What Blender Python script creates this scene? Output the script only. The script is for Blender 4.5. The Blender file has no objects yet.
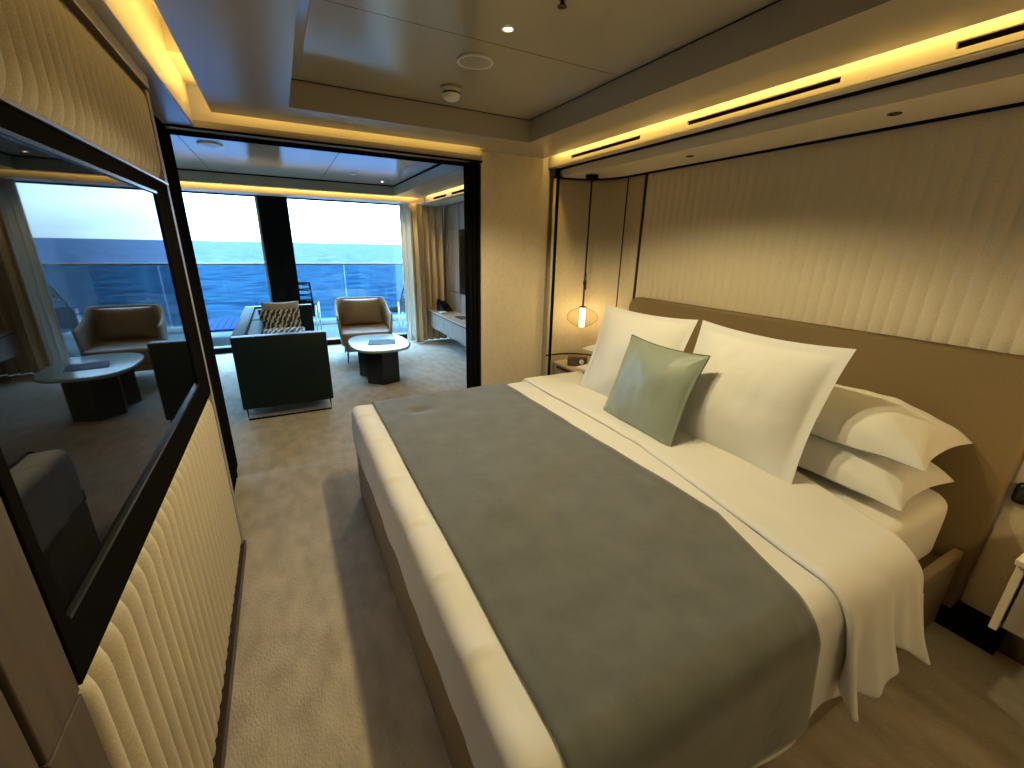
import bpy, bmesh, math, random
from mathutils import Vector, Matrix, noise
random.seed(7)
S = bpy.context.scene
COL = S.collection
PI = math.pi

# ------------------------------------------------------------------ helpers
def nz(x, y, z=0.0, s=1.0):
    return noise.noise(Vector((x * s, y * s, z * s)))

class MB:
    """collects shapes into one mesh"""
    def __init__(self):
        self.v = []; self.f = []; self.sm = []
    def add(self, vs, fs, smooth=True):
        b = len(self.v)
        self.v += [tuple(p) for p in vs]
        self.f += [tuple(i + b for i in f) for f in fs]
        self.sm += [smooth] * len(fs)
        return self
    def box(self, x0, x1, y0, y1, z0, z1, bev=0.0, seg=2, M=None):
        bm = bmesh.new()
        bmesh.ops.create_cube(bm, size=1.0)
        for v in bm.verts:
            v.co = Vector(((x0 + x1) / 2 + v.co.x * (x1 - x0), (y0 + y1) / 2 + v.co.y * (y1 - y0), (z0 + z1) / 2 + v.co.z * (z1 - z0)))
        if bev > 0:
            bmesh.ops.bevel(bm, geom=list(bm.edges), offset=bev, segments=seg, profile=0.5, affect='EDGES')
        if M is not None:
            bmesh.ops.transform(bm, matrix=M, verts=bm.verts)
        bm.verts.index_update()
        self.add([v.co.copy() for v in bm.verts], [[v.index for v in f.verts] for f in bm.faces], bev > 0.004)
        bm.free()
        return self
    def grid(self, fn, nu, nv, closed_u=False, closed_v=False, smooth=True):
        vs = []
        for i in range(nu):
            for j in range(nv):
                vs.append(fn(i, j))
        fs = []
        for i in range(nu if closed_u else nu - 1):
            for j in range(nv if closed_v else nv - 1):
                a = i * nv + j; b = ((i + 1) % nu) * nv + j
                c = ((i + 1) % nu) * nv + (j + 1) % nv; d = i * nv + (j + 1) % nv
                fs.append((a, b, c, d))
        return self.add(vs, fs, smooth)
    def tube(self, pts, r, n=10, closed=False, cap=True):
        pts = [Vector(p) for p in pts]
        m = len(pts); rings = []
        up = None
        for i, p in enumerate(pts):
            if closed:
                t = (pts[(i + 1) % m] - pts[i - 1])
            else:
                t = pts[min(i + 1, m - 1)] - pts[max(i - 1, 0)]
            t.normalize()
            if up is None:
                up = Vector((0, 0, 1)) if abs(t.z) < 0.9 else Vector((1, 0, 0))
            a = (up - t * up.dot(t)).normalized(); up = a
            b = t.cross(a)
            rr = r[i] if isinstance(r, (list, tuple)) else r
            rings.append([p + (a * math.cos(2 * PI * k / n) + b * math.sin(2 * PI * k / n)) * rr for k in range(n)])
        base = len(self.v)
        self.grid(lambda i, j: rings[i][j], m, n, closed_u=closed, closed_v=True)
        if cap and not closed:
            self.f.append(tuple(base + k for k in range(n))[::-1]); self.sm.append(False)
            self.f.append(tuple(base + (m - 1) * n + k for k in range(n))); self.sm.append(False)
        return self
    def lathe(self, prof, c=(0, 0, 0), n=32, M=None):
        def fn(i, j):
            a = 2 * PI * i / n
            p = Vector((prof[j][0] * math.cos(a), prof[j][0] * math.sin(a), prof[j][1]))
            if M is not None: p = M @ p
            return p + Vector(c)
        return self.grid(fn, n, len(prof), closed_u=True)
    def prism(self, poly, z0, z1, smooth=False):
        n = len(poly)
        vs = [(p[0], p[1], z0) for p in poly] + [(p[0], p[1], z1) for p in poly]
        fs = [tuple(range(n))[::-1], tuple(range(n, 2 * n))]
        self.add(vs, fs, False)
        b = len(self.v) - 2 * n
        for i in range(n):
            self.f.append((b + i, b + (i + 1) % n, b + n + (i + 1) % n, b + n + i)); self.sm.append(smooth)
        return self
    def build(self, name, m, parent=None, mods=(), loc=None):
        me = bpy.data.meshes.new(name)
        me.from_pydata(self.v, [], self.f)
        me.update()
        bm = bmesh.new(); bm.from_mesh(me)
        bmesh.ops.recalc_face_normals(bm, faces=bm.faces)
        bm.to_mesh(me); bm.free()
        me.polygons.foreach_set('use_smooth', self.sm)
        if m is not None: me.materials.append(m)
        o = bpy.data.objects.new(name, me)
        COL.objects.link(o)
        if parent is not None: o.parent = parent
        for k in mods:
            if k[0] == 'solid':
                q = o.modifiers.new('s', 'SOLIDIFY'); q.thickness = k[1]; q.offset = k[2] if len(k) > 2 else 0
            if k[0] == 'sub':
                q = o.modifiers.new('u', 'SUBSURF'); q.levels = k[1]; q.render_levels = k[1]
        return o

def tag(o, label, cat, group=None, kind=None):
    o['label'] = label; o['category'] = cat
    if group: o['group'] = group
    if kind: o['kind'] = kind
    return o
def thing(name, label, cat, loc=(0, 0, 0), rz=0.0, group=None):
    o = bpy.data.objects.new(name, None); COL.objects.link(o)
    o.location = loc; o.rotation_euler = (0, 0, rz); o.empty_display_size = 0.1
    return tag(o, label, cat, group)
def struct(name, label=None, cat=None):
    o = bpy.data.objects.new(name, None); COL.objects.link(o)
    o['kind'] = 'structure'; o['label'] = label or name.replace('_', ' '); o['category'] = cat or name.split('_')[0]
    return o
def smark(o, label=None):
    o['kind'] = 'structure'; o['label'] = label or o.name.replace('_', ' '); o['category'] = o.name.split('_')[0]
    return o
def copy_thing(root, loc=None, rz=None):
    r = root.copy(); COL.objects.link(r)
    for c in root.children:
        d = c.copy(); COL.objects.link(d); d.parent = r
        for g in c.children:
            e = g.copy(); COL.objects.link(e); e.parent = d
    if loc is not None: r.location = loc
    if rz is not None: r.rotation_euler = (0, 0, rz)
    return r

# ------------------------------------------------------------------ materials
def new_mat(name):
    m = bpy.data.materials.new(name); m.use_nodes = True
    return m, m.node_tree.nodes, m.node_tree.links, m.node_tree.nodes['Principled BSDF']
def mat(name, col, rough=0.6, metal=0.0, spec=0.5, nscale=None, nvar=0.0, stretch=(1, 1, 1), bump=0.0, bscale=None, sheen=0.0, coat=0.0, detail=4.0, col2=None, bdist=0.002):
    m, N, L, b = new_mat(name)
    b.inputs['Base Color'].default_value = (*col, 1); b.inputs['Roughness'].default_value = rough
    b.inputs['Metallic'].default_value = metal; b.inputs['Specular IOR Level'].default_value = spec
    b.inputs['Sheen Weight'].default_value = sheen; b.inputs['Coat Weight'].default_value = coat
    if nscale or bscale:
        tc = N.new('ShaderNodeTexCoord'); mp = N.new('ShaderNodeMapping'); mp.inputs['Scale'].default_value = stretch
        L.new(tc.outputs['Object'], mp.inputs['Vector'])
    if nscale:
        t = N.new('ShaderNodeTexNoise'); t.inputs['Scale'].default_value = nscale; t.inputs['Detail'].default_value = detail
        L.new(mp.outputs[0], t.inputs['Vector'])
        r = N.new('ShaderNodeValToRGB')
        r.color_ramp.elements[0].position = 0.33; r.color_ramp.elements[1].position = 0.67
        c2 = col2 if col2 else tuple(c * (1 - nvar) for c in col)
        c1 = col if col2 else tuple(min(1, c * (1 + nvar)) for c in col)
        r.color_ramp.elements[0].color = (*c2, 1); r.color_ramp.elements[1].color = (*c1, 1)
        L.new(t.outputs['Fac'], r.inputs[0]); L.new(r.outputs[0], b.inputs['Base Color'])
    if bscale:
        t2 = N.new('ShaderNodeTexNoise'); t2.inputs['Scale'].default_value = bscale; t2.inputs['Detail'].default_value = 3
        L.new(mp.outputs[0], t2.inputs['Vector'])
        bp = N.new('ShaderNodeBump'); bp.inputs['Strength'].default_value = bump; bp.inputs['Distance'].default_value = bdist
        L.new(t2.outputs['Fac'], bp.inputs['Height']); L.new(bp.outputs[0], b.inputs['Normal'])
    return m
def emis(name, col, s):
    m, N, L, b = new_mat(name)
    b.inputs['Base Color'].default_value = (0.8, 0.8, 0.8, 1)
    b.inputs['Emission Color'].default_value = (*col, 1); b.inputs['Emission Strength'].default_value = s
    return m
def wood(name, c1, c2, axis=2, scale=30, rough=0.45):
    m, N, L, b = new_mat(name)
    tc = N.new('ShaderNodeTexCoord'); mp = N.new('ShaderNodeMapping')
    st = [1, 1, 1]; st[axis] = 0.06; mp.inputs['Scale'].default_value = st
    L.new(tc.outputs['Object'], mp.inputs['Vector'])
    t = N.new('ShaderNodeTexNoise'); t.inputs['Scale'].default_value = scale; t.inputs['Detail'].default_value = 6
    L.new(mp.outputs[0], t.inputs['Vector'])
    r = N.new('ShaderNodeValToRGB'); r.color_ramp.elements[0].position = 0.3; r.color_ramp.elements[1].position = 0.7
    r.color_ramp.elements[0].color = (*c1, 1); r.color_ramp.elements[1].color = (*c2, 1)
    L.new(t.outputs['Fac'], r.inputs[0]); L.new(r.outputs[0], b.inputs['Base Color'])
    b.inputs['Roughness'].default_value = rough
    return m
def glass(name, tint, refl=0.06, rough=0.0):
    m, N, L, b = new_mat(name)
    N.remove(b)
    out = N['Material Output']
    tr = N.new('ShaderNodeBsdfTransparent'); tr.inputs[0].default_value = (*tint, 1)
    gl = N.new('ShaderNodeBsdfGlossy'); gl.inputs['Roughness'].default_value = rough
    fr = N.new('ShaderNodeLayerWeight'); fr.inputs[0].default_value = 0.3
    mu = N.new('ShaderNodeMath'); mu.operation = 'MULTIPLY_ADD'; mu.inputs[1].default_value = 0.35; mu.inputs[2].default_value = refl
    L.new(fr.outputs['Facing'], mu.inputs[0])
    mx = N.new('ShaderNodeMixShader')
    L.new(mu.outputs[0], mx.inputs[0]); L.new(tr.outputs[0], mx.inputs[1]); L.new(gl.outputs[0], mx.inputs[2])
    L.new(mx.outputs[0], out.inputs['Surface'])
    return m

M = {}
M['carpet'] = mat('carpet', (0.50, 0.43, 0.33), 0.95, spec=0.1, nscale=7, col2=(0.36, 0.305, 0.225), stretch=(1.6, 0.8, 1), detail=9, bump=0.9, bscale=90, sheen=0.3, bdist=0.01)
M['cream'] = mat('cream_paint', (0.72, 0.65, 0.53), 0.35, spec=0.4)
M['ceil'] = mat('satin_ceiling', (0.40, 0.36, 0.29), 0.17, spec=0.6)
M['ceil_side'] = mat('satin_ceiling_edge', (0.44, 0.39, 0.31), 0.24, spec=0.5)
M['wallpaper'] = mat('wallpaper', (0.66, 0.585, 0.45), 0.75, spec=0.2, nscale=60, nvar=0.05, stretch=(1, 1, 0.5), bump=0.2, bscale=400)
M['flute'] = mat('fluted_fabric', (0.62, 0.55, 0.42), 0.8, spec=0.2, nscale=300, nvar=0.12, bump=0.35, bscale=600, sheen=0.2, bdist=0.0015)
M['black'] = mat('black_metal', (0.008, 0.008, 0.008), 0.6, spec=0.0)
M['surround'] = mat('tv_surround', (0.008, 0.007, 0.007), 0.5, spec=0.0)
M['blackgloss'] = mat('black_gloss', (0.008, 0.008, 0.009), 0.12, spec=0.6)
M['screen'] = mat('screen', (0.003, 0.003, 0.004), 0.02, spec=0.2)
M['silver'] = mat('silver', (0.6, 0.62, 0.62), 0.3, metal=1)
M['bronze'] = mat('bronze', (0.055, 0.035, 0.025), 0.35, metal=0.5)
M['darkwood'] = wood('dark_walnut', (0.07, 0.052, 0.04), (0.11, 0.083, 0.062), 2, 40, 0.5)
M['greywood'] = wood('grey_ash', (0.27, 0.23, 0.19), (0.37, 0.33, 0.28), 2, 60, 0.5)
M['palewood'] = wood('pale_oak', (0.42, 0.34, 0.24), (0.52, 0.43, 0.31), 1, 40, 0.4)
M['linen'] = mat('white_linen', (0.76, 0.755, 0.74), 0.8, spec=0.2, nscale=7, nvar=0.015, bump=0.25, bscale=14, sheen=0.15, bdist=0.006)
M['linen2'] = mat('white_pillow_cotton', (0.74, 0.745, 0.75), 0.75, spec=0.2, bump=0.35, bscale=11, sheen=0.1, bdist=0.008)
M['throw'] = mat('grey_throw', (0.125, 0.132, 0.125), 0.85, spec=0.2, nscale=9, nvar=0.1, bump=0.3, bscale=25, sheen=0.35, bdist=0.006)
M['leather'] = mat('taupe_leather', (0.26, 0.20, 0.135), 0.5, spec=0.4, nscale=40, nvar=0.06, bump=0.2, bscale=250)
M['headb'] = mat('headboard_fabric', (0.22, 0.16, 0.085), 0.7, spec=0.25, nscale=200, nvar=0.1, bump=0.3, bscale=500)
M['satin'] = mat('green_satin', (0.26, 0.31, 0.265), 0.38, spec=0.5, nscale=5, nvar=0.06, bump=0.25, bscale=9, sheen=0.3, bdist=0.01)
M['piping'] = mat('green_piping', (0.12, 0.13, 0.08), 0.5)
M['sofa'] = mat('dark_green_leather', (0.005, 0.013, 0.013), 0.45, spec=0.2)
M['sofain'] = mat('teal_upholstery', (0.03, 0.085, 0.09), 0.6, spec=0.05)
M['tan'] = mat('tan_leather', (0.29, 0.195, 0.11), 0.42, spec=0.5, bump=0.2, bscale=30)
M['beige'] = mat('beige_felt', (0.40, 0.32, 0.22), 0.85, nscale=200, nvar=0.08)
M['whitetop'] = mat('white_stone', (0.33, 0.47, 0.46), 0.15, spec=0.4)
M['white'] = mat('white_plastic', (0.75, 0.72, 0.66), 0.35)
M['blacktable'] = mat('black_lacquer', (0.006, 0.006, 0.007), 0.3)
M['blue'] = mat('blue_slats', (0.012, 0.026, 0.085), 0.7, spec=0.0)
M['paper'] = mat('paper', (0.7, 0.72, 0.75), 0.5)
M['deck'] = mat('teak_deck', (0.07, 0.08, 0.08), 0.7, spec=0.0, nscale=3, nvar=0.1, stretch=(12, 1, 1))
M['hull'] = mat('white_hull', (0.16, 0.18, 0.18), 0.6, spec=0.1)
M['curtain'] = mat('curtain_cloth', (0.78, 0.64, 0.44), 0.85, nscale=80, nvar=0.04)
M['sheer'] = mat('sheer_lining', (0.8, 0.85, 0.88), 0.85)
M['clock'] = mat('dark_radio_cloth', (0.06, 0.055, 0.055), 0.6)
M['clockwood'] = wood('radio_walnut', (0.10, 0.045, 0.02), (0.2, 0.09, 0.04), 1, 60)
M['glass'] = glass('window_glass', (0.97, 0.985, 0.99), 0.03)
M['railglass'] = glass('tinted_balustrade_glass', (0.38, 0.60, 0.66), 0.02)
M['bulbglass'] = glass('clear_lamp_glass', (0.97, 0.95, 0.90), 0.01)
_n = M['bulbglass'].node_tree.nodes; _l = M['bulbglass'].node_tree.links
_w = _n.new('ShaderNodeLayerWeight'); _w.inputs[0].default_value = 0.5
_r = _n.new('ShaderNodeValToRGB'); _r.color_ramp.elements[0].position = 0.72; _r.color_ramp.elements[0].color = (0.97, 0.95, 0.90, 1); _r.color_ramp.elements[1].position = 0.93; _r.color_ramp.elements[1].color = (0.45, 0.33, 0.18, 1)
_l.new(_w.outputs['Facing'], _r.inputs[0]); _l.new(_r.outputs[0], [q for q in _n if q.bl_idname == 'ShaderNodeBsdfTransparent'][0].inputs[0])
M['glow'] = emis('lamp_glow', (1, 0.72, 0.33), 9)
M['spotglow'] = emis('spot_glow', (1, 0.78, 0.4), 25)
M['diffuser'] = mat('frosted_strip', (0.45, 0.5, 0.55), 0.15, spec=0.7)
AMBER = (1.0, 0.65, 0.16); WARM = (1.0, 0.81, 0.42)

# patterned cushion
m, N, L, b = new_mat('patterned_cushion')
tc = N.new('ShaderNodeTexCoord'); mp = N.new('ShaderNodeMapping'); mp.inputs['Rotation'].default_value = (0, 0, 0.5); mp.inputs['Scale'].default_value = (1, 1, 1)
w = N.new('ShaderNodeTexWave'); w.inputs['Scale'].default_value = 7; w.inputs['Distortion'].default_value = 5; w.inputs['Detail'].default_value = 3; w.inputs['Detail Scale'].default_value = 3
r = N.new('ShaderNodeValToRGB'); r.color_ramp.elements[0].position = 0.62; r.color_ramp.elements[1].position = 0.72
r.color_ramp.elements[0].color = (0.02, 0.02, 0.018, 1); r.color_ramp.elements[1].color = (0.55, 0.52, 0.45, 1)
L.new(tc.outputs['Object'], mp.inputs[0]); L.new(mp.outputs[0], w.inputs[0]); L.new(w.outputs['Fac'], r.inputs[0]); L.new(r.outputs[0], b.inputs['Base Color'])
b.inputs['Roughness'].default_value = 0.8; M['pattern'] = m
# sea
m, N, L, b = new_mat('sea_water'); b.inputs['Specular IOR Level'].default_value = 0.0
b.inputs['Base Color'].default_value = (0.02, 0.13, 0.30, 1); b.inputs['Roughness'].default_value = 0.25; b.inputs['IOR'].default_value = 1.33
tc = N.new('ShaderNodeTexCoord'); mp = N.new('ShaderNodeMapping'); mp.inputs['Scale'].default_value = (0.35, 1, 1)
L.new(tc.outputs['Object'], mp.inputs[0])
t = N.new('ShaderNodeTexNoise'); t.inputs['Scale'].default_value = 0.35; t.inputs['Detail'].default_value = 9; t.inputs['Roughness'].default_value = 0.65
L.new(mp.outputs[0], t.inputs['Vector'])
bp = N.new('ShaderNodeBump'); bp.inputs['Strength'].default_value = 1.0; bp.inputs['Distance'].default_value = 2.2
L.new(t.outputs['Fac'], bp.inputs['Height']); L.new(bp.outputs[0], b.inputs['Normal'])
mp2 = N.new('ShaderNodeMapping'); mp2.inputs['Scale'].default_value = (0.7, 1, 1); L.new(tc.outputs['Object'], mp2.inputs[0])
t2 = N.new('ShaderNodeTexNoise'); t2.inputs['Scale'].default_value = 0.11; t2.inputs['Detail'].default_value = 8; t2.inputs['Roughness'].default_value = 0.7; L.new(mp2.outputs[0], t2.inputs['Vector'])
r = N.new('ShaderNodeValToRGB'); r.color_ramp.elements[0].position = 0.38; r.color_ramp.elements[1].position = 0.62
r.color_ramp.elements[0].color = (0.018, 0.027, 0.045, 1); r.color_ramp.elements[1].color = (0.066, 0.086, 0.125, 1)
L.new(t2.outputs['Fac'], r.inputs[0]); L.new(r.outputs[0], b.inputs['Base Color'])
M['sea'] = m

# ------------------------------------------------------------------ camera
F = 422.123844
Rr = Matrix(((0, 0, 0),) * 3)
yaw, pit, rol = 0.490224546, 0.315915157, -0.0202523543
fw = Vector((math.sin(yaw) * math.cos(pit), math.cos(yaw) * math.cos(pit), -math.sin(pit)))
rt = Vector((math.cos(yaw), -math.sin(yaw), 0)); dn = fw.cross(rt)
R2 = rt * math.cos(rol) + dn * math.sin(rol); D2 = -rt * math.sin(rol) + dn * math.cos(rol)
cam_d = bpy.data.cameras.new('camera'); cam = bpy.data.objects.new('camera', cam_d); COL.objects.link(cam)
cam_d.sensor_width = 36; cam_d.sensor_fit = 'HORIZONTAL'; cam_d.lens = 36 * F / 1024
cam_d.clip_start = 0.02; cam_d.clip_end = 20000
mw = Matrix((( R2.x, -D2.x, -fw.x, 0), (R2.y, -D2.y, -fw.y, 0), (R2.z, -D2.z, -fw.z, 1.6), (0, 0, 0, 1)))
cam.matrix_world = mw
S.camera = cam

# ------------------------------------------------------------------ room shell
YB = -1.6          # wall behind the camera
smark(MB().box(-1.75, 3.0, YB - 0.1, 7.45, -0.12, 0.0).build('floor', M['carpet']), 'beige mottled carpet floor')
# upper deckhead closing everything
ce = struct('ceiling', 'satin beige ceiling with recessed trays')
MB().box(-1.75, 3.0, YB - 0.1, 7.5, 2.52, 2.6).build('deckhead', M['cream'], ce)
def slab_with_tray(name, x0, x1, y0, y1, tx0, tx1, ty0, ty1, z, zt):
    b = MB()
    t = 0.03
    b.box(x0, tx0, y0, y1, z, z + t); b.box(tx1, x1, y0, y1, z, z + t)
    b.box(tx0, tx1, y0, ty0, z, z + t); b.box(tx0, tx1, ty1, y1, z, z + t)
    b.box(tx0 - 0.02, tx0, ty0 - .02, ty1 + .02, z + t, zt + 0.03); b.box(tx1, tx1 + 0.02, ty0 - .02, ty1 + .02, z + t, zt + 0.03)
    b.box(tx0, tx1, ty0 - 0.02, ty0, z + t, zt + 0.03); b.box(tx0, tx1, ty1, ty1 + 0.02, z + t, zt + 0.03)
    b.build(name, M['ceil_side'], ce)
    MB().box(tx0, tx1, ty0, ty1, zt, zt + 0.03).build('tray_panel', M['ceil'], ce)
slab_with_tray('bedroom_ceiling_panel', -0.235, 1.985, YB + .02, 3.17, 0.142, 1.61, -1.0, 2.84, 2.275, 2.41)
# fine joints in the tray
sj = MB()
sj.box(0.142, 1.61, 1.9355, 1.937, 2.4090, 2.412); sj.box(0.142, 1.61, 2.836, 2.84, 2.405, 2.4095); sj.box(1.606, 1.61, -1, 2.84, 2.405, 2.4095)
sj.build('shadow_joint', M['bronze'], ce)
MB().box(0.150, 0.205, 0.2, 2.62, 2.385, 2.409, 0.006).build('diffuser_strip', M['diffuser'], ce)
# cover between panel edge and the pier on the right part
MB().box(1.43, 1.985, 3.17, 3.26, 2.275, 2.305).build('ceiling_edge_panel', M['ceil_side'], ce)

# left wall ------------------------------------------------------
wl = struct('wall_left', 'left wall clad in fluted beige fabric and dark wood')
MB().box(-0.60, -0.49, YB, 3.20, 0, 2.5).build('wall_core', M['cream'], wl)
def fluted(name, y0, y1, z0, z1, amp, pitch, xw, sgn, bulge=0.012, taper=0.07, m='flute'):
    ny = int((y1 - y0) / pitch * 16); nzz = 40
    def fn(i, j):
        y = y0 + (y1 - y0) * i / ny; z = z0 + (z1 - z0) * j / nzz
        e = min(z - z0, z1 - z) / taper
        k = min(1, max(0, e)); k = math.sqrt(max(0, 1 - (1 - k) ** 2))
        ey = min(1, min(y - y0, y1 - y) / 0.02); ey = math.sqrt(max(0, 1 - (1 - ey) ** 2))
        ph = (y - y0) / pitch
        h = (abs(math.sin(PI * ph)) ** (1.0 if amp > .01 else 0.8))
        wob = 0.0015 * nz(y * 14, z * 3, 2)
        x = (bulge * (0.35 + 0.65 * h) * k + amp * h * k) * ey + wob * k
        return (xw + sgn * x, y, z)
    b = MB(); b.grid(fn, ny + 1, nzz + 1)
    # backing
    b.box(min(xw - sgn * .004, xw - sgn * .02), max(xw - sgn * .004, xw - sgn * .02), y0, y1, z0, z1)
    return b.build(name, M[m], wl if sgn > 0 else wr)
NPAN = 26
fluted('lower_fluted_panel', 0.765, 2.345, 0.045, 0.908, 0.024, 0.06, -0.403, 1, 0.006)
fluted('upper_fluted_panel', 0.765, 2.345, 1.822, 2.150, 0.024, 0.06, -0.403, 1, 0.006)
MB().box(-0.40, -0.385, -1.5, 0.755, 0.045, 2.2).build('panel_backing', M['black'], wl)
p = MB()
p.box(-0.40, -0.372, 0.637, 0.750, 0.05, 0.905, 0.002); p.box(-0.40, -0.372, 0.637, 0.750, 0.912, 2.15, 0.002)
p.box(-0.40, -0.372, -0.3, 0.622, 0.05, 0.905, 0.002); p.box(-0.40, -0.372, -0.3, 0.622, 0.912, 2.15, 0.002)
p.box(-0.40, -0.372, -1.58, -0.31, 0.05, 2.15, 0.002)
p.build('dark_wood_panel', M['darkwood'], wl)
MB().box(-0.47, -0.376, 2.347, 2.395, 0.0, 2.16, 0.002).build('wood_end_strip', M['greywood'], wl)
MB().box(-0.39, -0.3672, 0.765, 2.395, 2.149, 2.156).build('seam_strip', M['bronze'], wl)
MB().box(-0.48, -0.472, 2.375, 3.2, 0.0, 2.2).build('return_panel', M['black'], wl)
MB().box(-0.40, -0.368, 0.765, 2.375, 2.156, 2.198, 0.002).box(-0.40, -0.376, -1.58, 0.755, 2.156, 2.198, 0.002).build('wall_top_band', M['wallpaper'], wl)
smark(MB().box(-0.47, -0.366, YB, 2.38, 0.0, 0.042, 0.002).build('baseboard_left', M['bronze']))
MB().box(-0.47, -0.43, YB, 2.345, 0.04, 2.2).build('wall_lining', M['black'], wl)
# left soffit with cove face
MB().box(-0.47, -0.335, YB, 3.2, 2.2, 2.53, 0.001).build('soffit_left', M['ceil_side'], ce)
MB().box(-0.335, -0.331, YB, 3.2, 2.206, 2.52).build('cove_face', M['cream'], ce)
MB().box(-0.331, -0.19, 2.72, 3.2, 2.40, 2.52).build('cove_end_step', M['cream'], ce)

# partition wall with the wide opening ------------------------------
wp = struct('wall_partition', 'partition wall with wide opening between bedroom and lounge')
MB().box(-0.62, 2.2, 3.265, 3.40, 2.235, 2.52).build('wall_above_opening', M['cream'], wp)
MB().box(1.432, 2.05, 3.256, 3.42, 0, 2.52).build('pier', M['wallpaper'], wp)
MB().box(1.44, 2.6, 3.34, 3.42, 0, 2.52).build('pier_back', M['wallpaper'], wp)
MB().box(-1.75, -0.50, 3.30, 3.42, 0, 2.52).build('wall_return', M['greywood'], wp)
fr = struct('trim_1', 'black metal frame around the lounge opening')
b = MB()
for k in range(3):
    b.box(1.325 + 0.037 * k, 1.350 + 0.037 * k, 3.25, 3.285, 0, 2.19, 0.002)
b.box(1.36, 1.43, 3.28, 3.43, 0, 2.2)
b.build('right_jamb', M['black'], fr)
b = MB(); b.box(-0.50, -0.467, 3.22, 3.25, 0, 2.19, 0.002); b.box(-0.51, -0.48, 3.25, 3.44, 0, 2.19, 0.002)
b.build('left_jamb', M['black'], fr)
b = MB(); b.box(-0.51, 1.43, 3.215, 3.235, 2.19, 2.200); b.box(-0.51, 1.43, 3.36, 3.375, 2.186, 2.205); b.box(-0.51, 1.43, 3.425, 3.44, 2.186, 2.205); b.build('head_track', M['black'], fr)
MB().box(-0.51, 1.43, 3.225, 3.44, 2.201, 2.236).build('head_plate', M['ceil_side'], fr)

# alcove: curved fabric wall, head wall ------------------------------
wr = struct('wall_right', 'headboard wall with fluted fabric above the bed')
cv = [(2.045, 3.175)] + [(2.13 + 0.37 * math.sin(a), 2.805 + 0.37 * math.cos(a)) for a in [PI / 2 * i / 20 for i in range(21)]] + [(2.5, 2.70), (2.5, 2.61)]
b = MB(); b.grid(lambda i, j: (cv[i][0], cv[i][1], 0.0 + 2.14 * j), len(cv), 2)
b.build('curved_corner', M['wallpaper'], wr, [('solid', 0.02, 0)])
MB().box(2.515, 2.62, YB, 3.34, 0, 2.52).build('wall_core', M['wallpaper'], wr)
fluted('fluted_headwall', -0.62, 2.60, 1.0, 2.125, 0.006, 0.06, 2.502, -1, 0.003, 0.03)
MB().box(2.495, 2.515, YB, 0.372, 0.13, 2.14).build('plain_wall_panel', M['wallpaper'], wr)
MB().box(2.50, 2.515, 0.372, 2.6, 0.13, 2.14).build('lower_wall_panel', M['wallpaper'], wr)
smark(MB().box(2.44, 2.515, 0.225, 2.7, 0.0, 0.125).build('baseboard_right', M['black']))
MB().box(2.49, 2.515, YB, 0.224, 0.0, 0.13).build('low_panel', M['darkwood'], wr)
t = struct('trim_2', 'thin black strips edging the alcove')
b = MB(); b.box(2.06, 2.085, 3.155, 3.195, 0, 2.2, 0.002); b.build('alcove_post', M['black'], t)
b = MB(); b.tube([(c[0] - 0.012, c[1] - 0.012, 2.134) for c in cv[:-2]] + [(2.488, 2.60, 2.134), (2.488, YB, 2.134)], 0.009, 6); b.build('top_track', M['black'], t)
b = MB(); b.tube([(c[0] - 0.008, c[1] - 0.008, 0.655) for c in cv], 0.007, 6); b.build('low_rail', M['black'], t)
MB().box(2.488, 2.503, 2.792, 2.806, 0.3, 2.13).build('vertical_strip', M['bronze'], t)
MB().box(2.488, 2.503, 2.603, 2.616, 0.3, 2.13).build('vertical_strip', M['bronze'], t)
# fascia and alcove soffit
fa = MB()
slots = [(2.935, 2.215), (1.865, 1.125), (0.79, 0.02), (-0.3, -1.1)]
ys = [3.255]
for a, c in slots: ys += [a, c]
ys.append(YB)
for i in range(0, len(ys), 2): fa.box(2.03, 2.045, ys[i + 1], ys[i], 2.208, 2.36)
for a, c in slots: fa.box(2.03, 2.045, c, a, 2.208, 2.234); fa.box(2.03, 2.045, c, a, 2.256, 2.36)
fa.box(2.03, 2.092, YB, 3.255, 2.206, 2.212)
fa.build('air_slot_fascia', M['cream'], ce)
MB().box(2.044, 2.052, YB, 3.2, 2.22, 2.27).build('slot_shadow_box', M['black'], ce)
MB().box(2.092, 2.112, YB, 3.2, 2.196, 2.212).build('curtain_track', M['black'], ce)
MB().box(2.112, 2.53, YB, 3.2, 2.138, 2.16).box(2.112, 2.13, YB, 3.2, 2.1601, 2.215).build('alcove_soffit', M['cream'], ce)
MB().box(2.05, 2.6, YB, 3.3, 2.36, 2.38).build('alcove_closer', M['cream'], ce)

# wall behind the camera, far left of lounge etc.
smark(MB().box(-0.62, 3.0, YB - 0.1, YB, 0, 2.55).build('wall_back', M['greywood']))
smark(MB().box(-1.80, -1.70, 3.3, 7.5, 0, 2.55).build('wall_lounge_left', M['greywood']), 'left wall of the lounge')

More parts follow.
